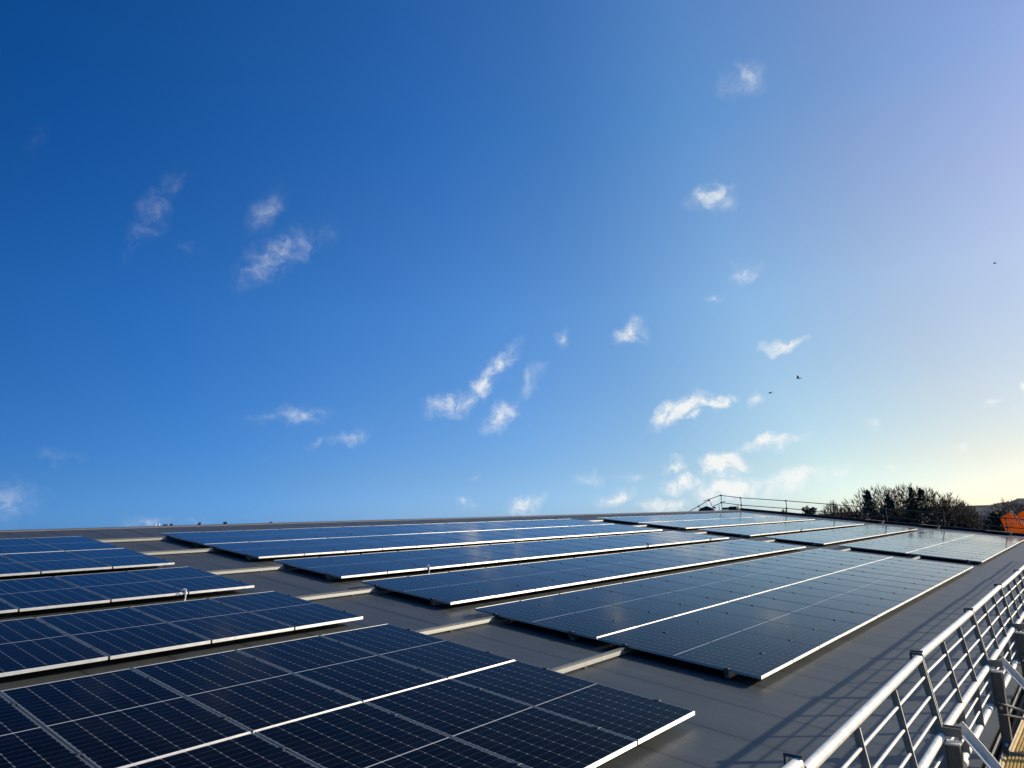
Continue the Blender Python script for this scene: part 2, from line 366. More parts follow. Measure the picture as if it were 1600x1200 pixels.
# ------------------------------------------------------------------ ground, hills
def smooth(a, b, x):
    t = max(0., min(1., (x - a) / (b - a))); return t * t * (3 - 2 * t)
def ground_z(x, y):
    d = math.hypot(x - CAM.x, y - CAM.y); az = math.degrees(math.atan2(y - CAM.y, x - CAM.x))
    z = -7.5 - 70 * smooth(200, 900, d) * smooth(4, 14, abs(az - 5) if az > 5 else 0)
    z -= 9 * smooth(330, 800, d)
    return z
gm = MB()
rings = [0, 15, 30, 60, 100, 150, 200, 260, 330, 420, 550, 700, 900, 1300, 2000, 3500, 6000, 12000]
SEG = 120
for r in rings:
    for i in range(SEG):
        a = 2 * math.pi * i / SEG
        x, y = CAM.x + r * math.cos(a), CAM.y + r * math.sin(a)
        gm.v.append((x, y, ground_z(x, y)))
for k in range(len(rings) - 1):
    for i in range(SEG):
        j = (i + 1) % SEG
        gm.f.append((k*SEG+i, (k+1)*SEG+i, (k+1)*SEG+j, k*SEG+j)); gm.sm.append(True)
def ground_mat():
    m = mat('winter_grass', (.095, .092, .052), 1.0, 0, (.02, .7, 1.4), None, 0.0)
    return m
M['grass'] = ground_mat()
tag(gm.build('ground', M['grass']), kind='structure')
# wooded hill beyond the far end of the roof, rising to the right; haze put into its pale grey
M['hill'] = mat('hazed_wooded_hillside', (.16, .16, .15), 1.0, 0, (.02, .55, 1.5), (.05, .6, 6), 0.0)
def hill(name, dist, depth, prof, seed):
    h = MB(); rg = random.Random(seed); NA, ND = 150, 14
    a0, a1 = prof[0][0], prof[-1][0]
    for j in range(ND + 1):
        f = j / ND; d = dist + depth * f
        for i in range(NA + 1):
            az = a0 + (a1 - a0) * i / NA
            for (p, zp), (q, zq) in zip(prof, prof[1:]):
                if p >= az >= q or p <= az <= q:
                    zt = zp + (zq - zp) * smooth(0, 1, (az - p) / (q - p)); break
            shape = math.sin(math.pi * min(1, f * 1.0) ** .8)
            wob = rg.uniform(-1, 1) * .9 + 1.5 * math.sin(az * 5.1 + j) + .9 * math.sin(az * 17 + 2 * j)
            z = -40 + (zt + 40) * shape + wob * shape
            h.v.append((CAM.x + d * math.cos(R(az)), CAM.y + d * math.sin(R(az)), z))
    W = NA + 1
    for j in range(ND):
        for i in range(NA):
            h.f.append((j*W+i, j*W+i+1, (j+1)*W+i+1, (j+1)*W+i)); h.sm.append(True)
    return tag(h.build(name, M['hill']), kind='structure')
hill('hill', 700, 500, [(15, -30), (12, -12), (9.6, -7), (7.8, -5), (6.4, -3.5), (5.2, -1), (3.9, 3), (2, 9), (-3, 20), (-12, 30), (-30, 40), (-60, 20)], 3)
hill('distant_hill', 1600, 900, [(12, -70), (8, -20), (6.0, -5), (5.0, 2), (3.9, 10), (2, 20), (-4, 40), (-20, 60), (-50, 40)], 5)

# ------------------------------------------------------------------ the building under the panels
HR = .13                            # panel face to roof sheet
RV, EV = -13.35, 6.84               # ridge and eaves in slope coordinates
X0, X1 = -18.0, 46.5
bld = empty('industrial_building', (14, 0, -7.5))
tag(bld, 'long industrial building with a low pitched dark grey sheet roof carrying the solar panels', 'building')
def child_at(o, parent, world):     # keep a world matrix under a parent that is only translated
    o.parent = parent; o.matrix_world = world
    o.matrix_parent_inverse = Matrix.Identity(4)
    o.matrix_basis = Matrix.Translation(parent.location).inverted() @ world
ROOFM = Matrix.Rotation(AL, 4, 'X')
rm = MB()
nx = 30
rm.box(X0, X1, -EV, -RV, -HR - .10, -HR)
ro = rm.build('roof', M['roof']); child_at(ro, bld, ROOFM)
rp = RP(0, RV, HR)
rr_ = MB(); rr_.box(X0, X1, -22, 0, -.10, 0)     # the slope on the other side
ro2 = rr_.build('roof', M['roof']); child_at(ro2, bld, Matrix.Translation((0, rp.y, rp.z)) @ Matrix.Rotation(math.pi, 4, 'Z') @ Matrix.Translation((-X0 - X1, 0, 0)) @ Matrix.Rotation(AL, 4, 'X'))
ca, sa = math.cos(AL), math.sin(AL)
rc = MB(); w = .22
prof = [(rp.y - w*ca, rp.z - w*sa + .004), (rp.y - w*ca, rp.z - w*sa + .022), (rp.y, rp.z + .028), (rp.y + w*ca, rp.z - w*sa + .022), (rp.y + w*ca, rp.z - w*sa + .004), (rp.y, rp.z + .006)]
rc.prism(prof[::-1], X0, X1 + .02); child_at(rc.build('ridge_cap', M['ridge']), bld, Matrix.Identity(4))
vt = MB(); vt.box(X1 + .002, X1 + .14, -EV, -RV, -HR - .35, -HR + .17)
child_at(vt.build('verge_trim', M['flash']), bld, ROOFM)
ep = RP(0, EV, HR)
gu = MB(); gu.prism([(ep.y - .11, ep.z - .05), (ep.y - .11, ep.z - .18), (ep.y - .004, ep.z - .18), (ep.y - .004, ep.z - .11), (ep.y - .02, ep.z - .11), (ep.y - .02, ep.z - .16), (ep.y - .095, ep.z - .16), (ep.y - .095, ep.z - .05)][::-1], X0, X1)
child_at(gu.build('gutter', M['flash']), bld, Matrix.Identity(4))
wl = MB(); wl.box(X0 + .2, X1 - .2, ep.y + .3, 33.5, -7.5, ep.z - .16)
child_at(wl.build('wall', M['wall']), bld, Matrix.Identity(4))

# ------------------------------------------------------------------ solar panels
PW, PL, PT = 1.130, 2.278, .035
PITCH, LPI = 1.154, 2.298
def frame_mesh():
    b = MB(); w, l = PW / 2, PL / 2; t = .0095; c = .0015
    def ring(o, i, zo, zi):
        vs = [(-o[0], -o[1], zo), (o[0], -o[1], zo), (o[0], o[1], zo), (-o[0], o[1], zo), (-i[0], -i[1], zi), (i[0], -i[1], zi), (i[0], i[1], zi), (-i[0], i[1], zi)]
        b.add(vs, [(0,1,5,4), (1,2,6,5), (2,3,7,6), (3,0,4,7)])
    ring((w, l), (w - c, l - c), -c, 0)
    ring((w - c, l - c), (w - t, l - t), 0, 0)
    ring((w - t, l - t), (w - t, l - t), 0, -.004)
    ring((w, l), (w, l), -PT, -c)
    ring((w - .028, l - .028), (w, l), -PT, -PT)
    ring((w - .028, l - .028), (w - .028, l - .028), -PT + .0015, -PT)
    return b
pan = empty('solar_panel')
fo_ = frame_mesh().build('frame', M['frame'], pan)
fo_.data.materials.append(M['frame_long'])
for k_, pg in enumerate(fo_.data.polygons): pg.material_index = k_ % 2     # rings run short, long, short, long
gl = MB(); gl.box(-PW/2 + .0097, PW/2 - .0097, -PL/2 + .0097, PL/2 - .0097, -.008, -.0018)
gl.build('glass', M['solar'], pan)
jb = MB(); jb.box(-.05, .05, .05, .12, -.028, -.0082); jb.build('junction_box', M['black'], pan)

ORD = ['first', 'second', 'third', 'fourth', 'fifth', 'sixth', 'seventh', 'eighth', 'ninth', 'tenth', 'eleventh', 'twelfth', 'thirteenth', 'fourteenth', 'fifteenth', 'sixteenth']
ROWS = [('row nearest the eaves', LPI), ('second row from the eaves', 0.), ('third row from the eaves', -.5385 - PL), ('fourth row from the eaves', -3.4108 - PL),
        ('fifth row from the eaves', -6.2541 - PL), ('row nearest the ridge', -6.2541 - PL - LPI)]
UR, UT = 1.8142, 22.4337
used = False
def place_panel(u, v, label):
    global used
    o = copy_tree(pan) if used else pan
    used = True
    o.location = RP(u + .567, v + PL / 2, rng.uniform(-.0015, .0015)); o.rotation_euler = (AL + rng.uniform(-.0012, .0012), rng.uniform(-.0012, .0012), 0)
    tag(o, label, 'solar panel', 'dark blue solar panels on the roof')
for ri, (rname, v) in enumerate(ROWS):
    nL = 6 if ri < 2 else 4
    for k in range(nL):
        place_panel(-(k + 1) * PITCH + .02, v, f'solar panel {ORD[k]} left of the walkway gap, {rname}, near block')
    for k in range(16):
        place_panel(UR + k * PITCH, v, f'solar panel {ORD[k]} from the walkway gap, {rname}, middle block')
    for k in range(16):
        place_panel(UT + k * PITCH, v, f'solar panel {ORD[k]} beyond the far gap, {rname}, far block')

# ------------------------------------------------------------------ mounting rails with their clamps
def rail_prof():                     # local y up the slope, z out of the roof; top under the panel frames
    return [(-.034, -.106), (-.030, -.106), (-.012, -.056), (-.026, -.050), (-.026, -.0365), (.020, -.0365), (.020, -.050), (.008, -.056), (.024, -.106), (.030, -.108), (.030, -.112), (-.034, -.112)]
midc = MB(); midc.cbox(-.021, .021, -.028, .028, .001, .005); midc.tube((0, 0, .005), (0, 0, .012), .0075, seg=6); midc.box(-.007, .007, -.02, .02, -.036, .001)
midc = midc.mesh('clamp'); midc.materials.append(M['midclamp'])
endc = MB(); endc.cbox(-.034, .012, -.03, .03, .001, .006); endc.box(-.034, -.004, -.03, .03, -.072, .001); endc.tube((-.018, 0, .006), (-.018, 0, .016), .009, seg=6); endc.box(-.045, -.034, -.022, .022, -.080, -.040)
endc = endc.mesh('end_clamp'); endc.materials.append(M['clamp'])
endr = MB(); endr.cbox(-.012, .034, -.03, .03, .001, .006); endr.box(.004, .034, -.03, .03, -.072, .001); endr.tube((.018, 0, .006), (.018, 0, .010), .008, seg=6)
endr = endr.mesh('end_clamp'); endr.materials.append(M['clamp'])
footm = MB(); footm.box(-.03, .03, -.05, .05, -.129, -.113); footm = footm.mesh('foot'); footm.materials.append(M['clamp'])
def piece(me, parent, x, name):
    o = bpy.data.objects.new(name, me); col.objects.link(o); o.parent = parent; o.location = (x, 0, 0)
def rail(u0, u1, v, label, blocks):
    root = empty('mounting_rail', RP((u0 + u1) / 2, v, 0), (AL, 0, 0))
    tag(root, label, 'rail', 'aluminium mounting rails under the panels')
    c = (u0 + u1) / 2
    b = MB(); b.prism(rail_prof(), u0 - c, u1 - c); b.build('profile', M['rail'], root)
    for (s, n, lo, hi) in blocks:    # block start, number of panels, has left end, has right end
        for k in range(1, n): piece(midc, root, s + k * PITCH - .01 - c, 'clamp')
        if lo: piece(endc, root, s - c, 'end_clamp')
        if hi: piece(endr, root, s + n * PITCH - .02 - c, 'end_clamp')
    k = u0 + .4
    while k < u1:
        piece(footm, root, k - c, 'foot'); k += 1.85
for ri, (rname, v) in enumerate(ROWS):
    nL = 6 if ri < 2 else 4
    sL = -nL * PITCH + .02
    rail(sL - .1, UT + 16 * PITCH, v + .43, f'long silver rail crossing both gaps near the upper edge, {rname}',
         [(sL, nL, False, True), (UR, 16, True, True), (UT, 16, True, True)])
    rail(sL - .1, -.06, v + 1.86, f'lower silver rail under the near block, {rname}', [(sL, nL, False, True)])
    rail(UR + .004, UR + 16 * PITCH + .02, v + 1.86, f'lower silver rail under the middle block, {rname}', [(UR, 16, True, True)])
    rail(UT + .004, UT + 16 * PITCH + .02, v + 1.86, f'lower silver rail under the far block, {rname}', [(UT, 16, True, True)])

# small upright cable hooks clipped on panel edges
def hook_mesh(white):
    b = MB()
    b.box(-.012, .012, -.004, .0, -.125, .02); b.box(-.012, .012, 0, .05, .016, .020)
    b.tube((-.0, -.006, -.1), (-.0, -.006, .045), .012, seg=8); b.tube((0, -.006, .045), (-.03, .02, .055), .009, seg=8)
    b.tube((-.03, .02, .055), (-.055, .025, .02), .007, seg=8); b.tube((-.13, -.004, -.03), (-.10, -.004, .008), .006, seg=6); b.tube((-.10, -.004, .008), (-.05, -.004, -.02), .006, seg=6)
    return b
for (u, v, c, lab) in ((-1.20, -3.4108 + .012, 'white', 'white cable hook on the lower edge of the near block of panels'),
                       (4.11, -3.4108 + .012, 'white', 'white cable hook on the lower edge of the middle block of panels'),
                       (13.8, -3.4108 + .012, 'black', 'black cable hook halfway along the middle block of panels'),
                       (18.56, -3.4108 + .012, 'black', 'black cable hook near the far gap between panel blocks'),
                       (28.97, -3.4108 + .012, 'black', 'black cable hook on an edge of the far block of panels')):
    o = hook_mesh(c).build('cable_hook', M[c]); o.location = RP(u, v, 0); o.rotation_euler = (AL, 0, 0)
    tag(o, lab, 'hook', 'cable hooks on the panel edges')

# ------------------------------------------------------------------ eaves edge protection: guard rail sections on posts
GY0, GZ0, GY1, GZ1 = -6.800, .313, -6.874, -.190      # top and bottom tube
SEC = 2.65
def gpt(f, x): return (x, GY0 + (GY1 - GY0) * f, GZ0 + (GZ1 - GZ0) * f)
def plate_prof(b, x, f0, f1, wd, th):                 # flat strip across the section, its wide face square to the eaves
    y0, z0 = gpt(f0, 0)[1:]; y1, z1 = gpt(f1, 0)[1:]
    vs = [(x, y0 - wd, z0), (x, y0 + wd, z0), (x, y1 + wd, z1), (x, y1 - wd, z1)]
    vs += [(x + th, y, z) for (_, y, z) in vs]
    b.add(vs, [(0,3,2,1), (4,5,6,7), (0,1,5,4), (1,2,6,5), (2,3,7,6), (3,0,4,7)])
def sunlit_edge(o):  # sunlight on the outer edge painted as lighter steel
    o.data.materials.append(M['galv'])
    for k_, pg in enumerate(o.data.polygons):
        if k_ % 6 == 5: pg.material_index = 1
def guard_section(x0):
    r = empty('guard_rail_section', (x0, -6.84, -.19)); L0 = SEC - .035
    off = Vector((-x0, 6.84, .19))
    def sh(b):
        b.v = [tuple(Vector(p) + off) for p in b.v]; return b
    b = MB(); b.tube(gpt(0, x0 + .01), gpt(0, x0 + L0), .0265, seg=20); sh(b).build('top_tube', M['galv'], r)
    b = MB(); b.tube(gpt(1, x0 + .01), gpt(1, x0 + L0), .0265, seg=20); sh(b).build('bottom_tube', M['galv'], r)
    for k in range(3):
        f = .245 + .255 * k
        b = MB(); b.tube(gpt(f, x0 + .012), gpt(f, x0 + L0), .0095, seg=10); sh(b).build('rod', M['galv'], r)
    for k in (1, 2):
        b = MB(); plate_prof(b, x0 + L0 * k / 3, .05, .95, .020, .013); sunlit_edge(sh(b).build('flat_bar', M['galv_shaded'], r))
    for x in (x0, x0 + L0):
        b = MB(); plate_prof(b, x, -.03, 1.0, .022, .013); sunlit_edge(sh(b).build('end_bar', M['galv_shaded'], r))
        b = MB(); y, z = gpt(0, 0)[1:]
        b.box(x - .004, x + .010, y - .026, y + .055, z + .024, z + .037); b.box(x - .004, x + .010, y + .045, y + .055, z - .02, z + .024); sh(b).build('bracket', M['dark_steel'], r)
        y, z = gpt(1, 0)[1:]
        b = MB(); b.box(x - .002, x + .008, y - .125, y + .065, z + .006, z + .062); b.tube((x - .012, y - .02, z + .01), (x + .02, y - .02, z + .01), .011, seg=8); sh(b).build('joint_plate', M['galv_shaded'], r)
    return r
GS = -1.01 - SEC * 2
nsec = 13
secs = []
SEC_LAB = ['nearest section of silver guard rail, cut by the bottom of the photo', 'second section of silver guard rail, above the first brown deck', 'third section of silver guard rail along the eaves', 'fourth section of silver guard rail along the eaves']
for i in range(nsec):
    if i == 0: s_ = guard_section(GS)
    else:
        s_ = copy_tree(secs[0]); s_.location = secs[0].location + Vector((SEC * i, 0, rng.uniform(-.012, .012))); s_.rotation_euler = (rng.uniform(-.012, .012), rng.uniform(-.003, .003), 0)
    if i == 1: s_.location.z -= .05; s_.rotation_euler = (0, -.0189, 0)   # the nearest length sags at its lower end
    secs.append(s_)
    lab = SEC_LAB[0] if i == 0 else f'{ORD[i]} section of silver guard rail along the eaves, counted from the photographer'
    tag(s_, lab, 'guard rail', 'guard rail sections along the eaves')
# lower toe rail: a second tube with two thin rods
toe = None
for i in range(nsec):
    x0 = GS + SEC * i
    if toe is None:
        toe = empty('toe_rail', (x0, -6.858, -.56))
        b = MB(); b.tube((.02, 0, 0), (SEC - .05, 0, 0), .027, seg=16); b.build('tube', M['galv'], toe)
        for dz in (.13, .24):
            b = MB(); b.tube((.02, -.012, dz), (SEC - .04, -.012, dz), .009, seg=8); b.build('rod', M['galv'], toe)
        for x in (.02, SEC / 3, SEC * 2 / 3, SEC - .05):
            b = MB(); b.box(x, x + .006, -.035, .03, .0, .34); b.build('flat_bar', M['galv_shaded'], toe)
        b = MB(); b.tube((.55, -.02, .02), (.63, -.02, .02), .038, seg=12); b.build('coupler', M['galv'], toe)
        t_ = toe
    else:
        t_ = copy_tree(toe); t_.location = (x0, -6.858, -.56 + rng.uniform(-.02, .02))
    tag(t_, f'{ORD[i]} low toe rail under the guard rail, counted from the photographer', 'toe rail', 'toe rails under the guard rail')
# posts with their braces and bracket arms
post = None
for i in range(nsec + 1):
    x = GS + SEC * i
    if post is None:
        post = empty('guard_rail_post', (x, -6.938, -1.5))
        b = MB(); b.box(-.05, .04, -.042, -.034, 0, 1.265); b.box(-.05, .04, .030, .038, 0, 1.265); b.box(.032, .04, -.034, .030, 0, 1.265); b.box(-.05, -.042, -.034, .030, 0, 1.265); b.build('upright', M['post'], post)
        b = MB(); b.box(-.056, .046, -.048, .044, 1.266, 1.277); b.build('cap_plate', M['galv'], post)
        b = MB(); b.bar((.066, -.03, 1.34), (.066, -.50, .71), .010, .062, (1, 0, 0)); b.bar((.10, -.03, 1.372), (.10, -.50, .742), .07, .006, (1, 0, 0)); b.build('brace', M['galv'], post)
        b = MB(); b.bar((-.058, .02, 1.0), (-.058, -.62, .80), .010, .07, (1, 0, 0)); b.build('bracket_arm', M['galv_shaded'], post)
        b = MB(); b.bar((-.075, .03, .90), (-.075, -.62, .83), .010, .06, (1, 0, 0)); b.build('bracket_arm', M['galv_shaded'], post)
        for z in (.25, .62, .95):
            b = MB(); b.tube((-.05, 0, z), (-.072, 0, z), .014, seg=8); b.build('bolt', M['galv'], post)
        b = MB(); b.box(-.045, .035, .039, .075, .40, .44); b.tube((-.02, .055, .34), (-.02, .055, .50), .011, seg=8); b.build('base_clamp', M['galv_shaded'], post)
        p_ = post
    else:
        p_ = copy_tree(post); p_.location = (x + rng.uniform(-.02, .02), -6.938, -1.5)
    tag(p_, f'{ORD[i]} grey box post of the eaves guard rail, with a sloping brace', 'post', 'posts of the eaves guard rail')
# ribbed timber decks of the scaffold walkway outside the guard rail
M['deck'] = mat('ribbed_yellow_timber', (.55, .36, .085), .65, 0, (7, .75, 1.2))
deck = None
for i in range(7):
    x0 = -3.6 + 2.45 * i
    if deck is None:
        deck = empty('scaffold_deck', (x0, -6.985, -.86))
        prof = [(-.60, -.05)]
        y = -.60
        while y < -.03:
            prof += [(y, 0), (y + .013, 0), (y + .016, -.012), (y + .023, -.012)]; y += .026
        prof += [(-.012, 0), (0, 0), (0, -.05)]
        b = MB(); b.prism(prof, .02, 2.40); b.build('boards', M['deck'], deck)
        b = MB(); b.box(.02, 2.40, .002, .008, -.055, .012); b.build('edge_strip', M['galv'], deck)
        b = MB(); b.box(0, .018, -.6, 0, -.06, .0); b.build('end_strip', M['galv_shaded'], deck)
        d_ = deck
    else:
        d_ = copy_tree(deck); d_.location = (x0, -6.985, -.86 - .015 * (i % 2)); d_.rotation_euler = (0, 0, rng.uniform(-.02, .02))
    tag(d_, f'{ORD[i]} yellow ribbed timber deck outside the guard rail, counted from the photographer', 'deck', 'ribbed walkway decks of the scaffold')
# standards and ledgers of the scaffold that carries the walkway
for i in range(4):
    x = -1.6 + 5.3 * i
    r_ = empty('scaffold_standard', (x, -7.72, -7.5))
    b = MB(); b.tube((0, 0, 0), (0, 0, 6.5), .024, seg=10); b.build('pole', M['galv'], r_)
    b = MB(); b.box(-.09, .09, -.09, .09, 0, .008); b.build('base_plate', M['galv_shaded'], r_)
    b = MB(); b.tube((0, 0, 6.4), (0, .8, 6.4), .024, seg=10); b.build('transom', M['galv'], r_)
    tag(r_, f'{ORD[i]} scaffold pole under the outer edge of the walkway decks', 'scaffold pole', 'scaffold poles under the walkway')

# ------------------------------------------------------------------ guard rail on the far gable
FX = 46.75
def far_z(y):                        # roof surface height at the gable
    return (y - rp.y) * math.tan(AL) + rp.z if y < rp.y else rp.z - (y - rp.y) * math.tan(AL)
fg = empty('gable_guard_rail', (FX, 5, far_z(5)))
tag(fg, 'dark scaffold tube guard rail along the far gable end, descending to the right', 'guard rail')
fo = Vector((-FX, -5, -far_z(5)))
def fpart(name, segs, r=.026, m='dark_steel', seg=8):
    b = MB()
    for p, q in segs: b.tube(Vector(p) + fo, Vector(q) + fo, r, seg=seg)
    return b.build(name, M[m], fg)
TOP = [(14.8, 2.68), (13.25, 2.42), (9.88, 2.06), (6.6, 1.66), (3.33, 1.26), (0, .86), (-3.3, .47), (-6.6, .07)]
fpart('top_rail', [((FX, a[0], a[1]), (FX, b_[0], b_[1])) for a, b_ in zip(TOP, TOP[1:])])
fpart('middle_rail', [((FX, a[0], a[1] - .55), (FX, b_[0], b_[1] - .55)) for a, b_ in zip(TOP, TOP[1:])])
for (y, z) in TOP:
    fpart('post', [((FX + .05, y, min(far_z(y), z) - .5), (FX + .05, y, z + .05))], .028)
    fpart('coupler', [((FX + .0, y - .06, z), (FX + .0, y + .06, z)), ((FX, y - .06, z - .55), (FX, y + .06, z - .55))], .055)
fpart('end_rail', [((FX, 14.7, 2.72), (FX, 16.25, 2.28)), ((FX, 14.45, 2.22), (FX, 15.45, 1.88))])
fpart('end_rail', [((FX, 15.75, 2.36), (FX, 18.2, 1.22))])
fpart('end_post', [((FX + .05, 15.78, 2.40), (FX + .05, 15.35, 1.30))], .028)
fpart('end_post', [((FX + .05, 16.68, 1.95), (FX + .05, 16.40, 1.2))], .028)
fpart('coupler', [((FX, 15.85, 2.32), (FX, 15.70, 2.39)), ((FX, 16.75, 1.89), (FX, 16.62, 1.95)), ((FX, 15.3, 1.74), (FX, 15.5, 1.8))], .06)
fpart('stub_post', [((FX + .1, 13.55, 1.3), (FX + .1, 13.55, 1.95))], .024)
fpart('stub_post', [((FX + .1, 15.05, 1.3), (FX + .1, 15.05, 1.95))], .024)
fpart('stub_post', [((FX + .1, 10.12, .9), (FX + .1, 10.12, 1.5))], .024)
fpart('raking_brace', [((FX + .3, -3.55, .95), (FX + .1, -4.5, -.55))], .022)
# short white-capped standards standing against the verge
for y, lab in ((3.50, 'dark post with a white cap before the tall bare trees'), (.13, 'dark post with a white cap before the low brown shrubs')):
    r_ = empty('capped_post', (FX - .12, y, far_z(y) - .02))
    b = MB(); b.tube((0, 0, 0), (0, 0, .50), .03, seg=10); b.build('tube', M['dark_steel'], r_)
    b = MB(); b.tube((0, 0, .50), (0, 0, .60), .034, .030, seg=12); b.build('cap', M['white'], r_)
    tag(r_, lab, 'post', 'white capped posts on the far verge')
# sole boards under the posts, lying across the verge
for y, w_, lab in ((3.95, 1.1, 'short dark board on the far verge below the tall bare trees'), (.75, 1.1, 'short dark board on the far verge below the low shrubs'), (-2.9, 1.3, 'short dark board on the far verge before the orange sheet')):
    b = MB(); b.cbox(-.40, .25, -w_ / 2, w_ / 2, .13, .18, .004); b.cbox(-.38, .23, -w_ / 2 + .06, -w_ / 2 + .2, 0, .1295, .004); b.cbox(-.38, .23, w_ / 2 - .2, w_ / 2 - .06, 0, .1295, .004)
    o = b.build('sole_board', M['board']); o.location = (FX - .55, y, far_z(y) + .006); o.rotation_euler = (AL, 0, 0)
    tag(o, lab, 'board', 'sole boards on the far verge')
# things left by the ridge at the far gable: a heap of dark sheeting and a stack of sandbags
def lumpy(sx, sy, sz, seed, n=16):
    b = MB(); rg = random.Random(seed)
    for j in range(7):
        f = j / 6
        for i in range(n):
            a = 2 * math.pi * i / n; rr0 = (1 - f ** 1.6) ** .6 * rg.uniform(.86, 1.1) if j < 6 else .02
            b.v.append((sx * rr0 * math.cos(a), sy * rr0 * math.sin(a), sz * f * rg.uniform(.9, 1.06)))
    for j in range(6):
        for i in range(n):
            k = (i + 1) % n; b.f.append((j*n+i, j*n+k, (j+1)*n+k, (j+1)*n+i)); b.sm.append(True)
    return b
M['tarp'] = mat('dark_green_sheeting', (.03, .036, .03), .6, 0, (6, .6, 1.4))
o = lumpy(.5, .95, .72, 4).build('sheeting_heap', M['tarp']); o.location = (46.2, 15.8, far_z(15.8) - .02)
tag(o, 'dark green heap of folded sheeting by the ridge under the leaning rails', 'tarpaulin')
for k, (y, dz, w_) in enumerate(((14.25, 0, .36), (13.55, 0, .36), (14.1, .17, .34), (13.62, .17, .30))):
    b = MB(); b.cbox(-.25, .25, -w_, w_, .0, .165, .05)
    o = b.build('sandbag', M['tarp']); o.location = (46.2, y, far_z(y) + .01 + dz)
    tag(o, ['left sandbag of the bottom layer by the ridge end', 'right sandbag of the bottom layer by the ridge end', 'upper left dark sandbag by the ridge end', 'upper right dark sandbag by the ridge end'][k], 'sandbag', 'dark sandbags by the ridge end')

# ------------------------------------------------------------------ orange sheeted structure with white lettering
def cloth(name, base, **kw):
    m = mat(name, base, .6, 0, kw.get('noise'), kw.get('bump')); t = m.node_tree; p = t.nodes['Principled BSDF']
    tl = N(t, 'ShaderNodeBsdfTranslucent'); mxs = N(t, 'ShaderNodeMixShader'); mxs.inputs[0].default_value = .85
    if p.inputs['Base Color'].is_linked: L(t, p.inputs['Base Color'].links[0].from_socket, tl.inputs['Color'])
    else: tl.inputs['Color'].default_value = (*base, 1)
    if p.inputs['Normal'].is_linked: L(t, p.inputs['Normal'].links[0].from_socket, tl.inputs['Normal'])
    out = t.nodes['Material Output']; L(t, p.outputs[0], mxs.inputs[1]); L(t, tl.outputs[0], mxs.inputs[2]); L(t, mxs.outputs[0], out.inputs['Surface'])
    return m
M['orange'] = cloth('orange_tarpaulin', (1.0, .36, .05), noise=(1.4, .62, 1.1), bump=(1.4, .9, .25))
def at(px, py, dist):                # world point seen at a pixel, a given horizontal distance away
    d = pix_dir(px, py); k = dist / math.hypot(d.x, d.y)
    return CAM + d * k
o0 = at(1563, 812, 62); o1 = at(1625, 812, 62)
ax = (o1 - o0); ax.z = 0; wdt = ax.length; ax.normalize(); ay = Vector((-ax.y, ax.x, 0))
if ay.dot(o0 - CAM) < 0: ay = -ay
ot = empty('orange_tent', (o0.x, o0.y, -7.5), (0, 0, math.atan2(ax.y, ax.x)))
tag(ot, 'orange sheeted tent with two peaks and white lettering beyond the far guard rail', 'tent')
zt = lambda px, py: at(px, py, 62).z + 7.5
def ux(px): return (at(px, 812, 62) - o0).dot(ax)
b = MB()
prof2 = [(ux(1569), 0), (ux(1568), zt(1568, 828)), (ux(1563), zt(1563, 809)), (ux(1570), zt(1570, 806)), (ux(1580), zt(1580, 801.5)), (ux(1585.5), zt(1586, 808)), (ux(1587), zt(1587, 808.5)), (ux(1599), zt(1599, 800)), (ux(1612), zt(1612, 799)), (ux(1625), zt(1625, 806)), (ux(1625), 0)]
n_ = len(prof2)
vs = [(x, 0, z) for x, z in prof2] + [(x, 3.0, z) for x, z in prof2]
sgn = 1 if Vector((-math.sin(math.atan2(ax.y, ax.x)), math.cos(math.atan2(ax.y, ax.x)), 0)).dot(ay) > 0 else -1
vs = [(x, y * sgn, z) for x, y, z in vs]
b.add(vs, [(i, (i+1) % n_, n_ + (i+1) % n_, n_ + i) for i in range(n_)] + [tuple(range(n_-1, -1, -1))])
b.build('sheet', M['orange'], ot)
M['letter'] = cloth('white_lettering', (.95, .93, .90))
for txt, px, py, sz in (('WOW', 1571, 821.5, 6.6), ('PYE', 1588, 818.5, 6.2)):
    cu = bpy.data.curves.new('lettering', 'FONT'); cu.body = txt; cu.size = sz * 62 / FPX * 1.35; cu.extrude = .01
    tmp = bpy.data.objects.new('lettering_curve', cu); lme = bpy.data.meshes.new_from_object(tmp); bpy.data.objects.remove(tmp)
    lo = bpy.data.objects.new('lettering', lme); col.objects.link(lo); lme.materials.clear(); lme.materials.append(M['letter'])
    lo.parent = ot; lo.location = (ux(px), -.03 * sgn, zt(px, py)); lo.rotation_euler = (R(90), R(-9) if txt == 'WOW' else R(-2), 0 if sgn > 0 else math.pi)

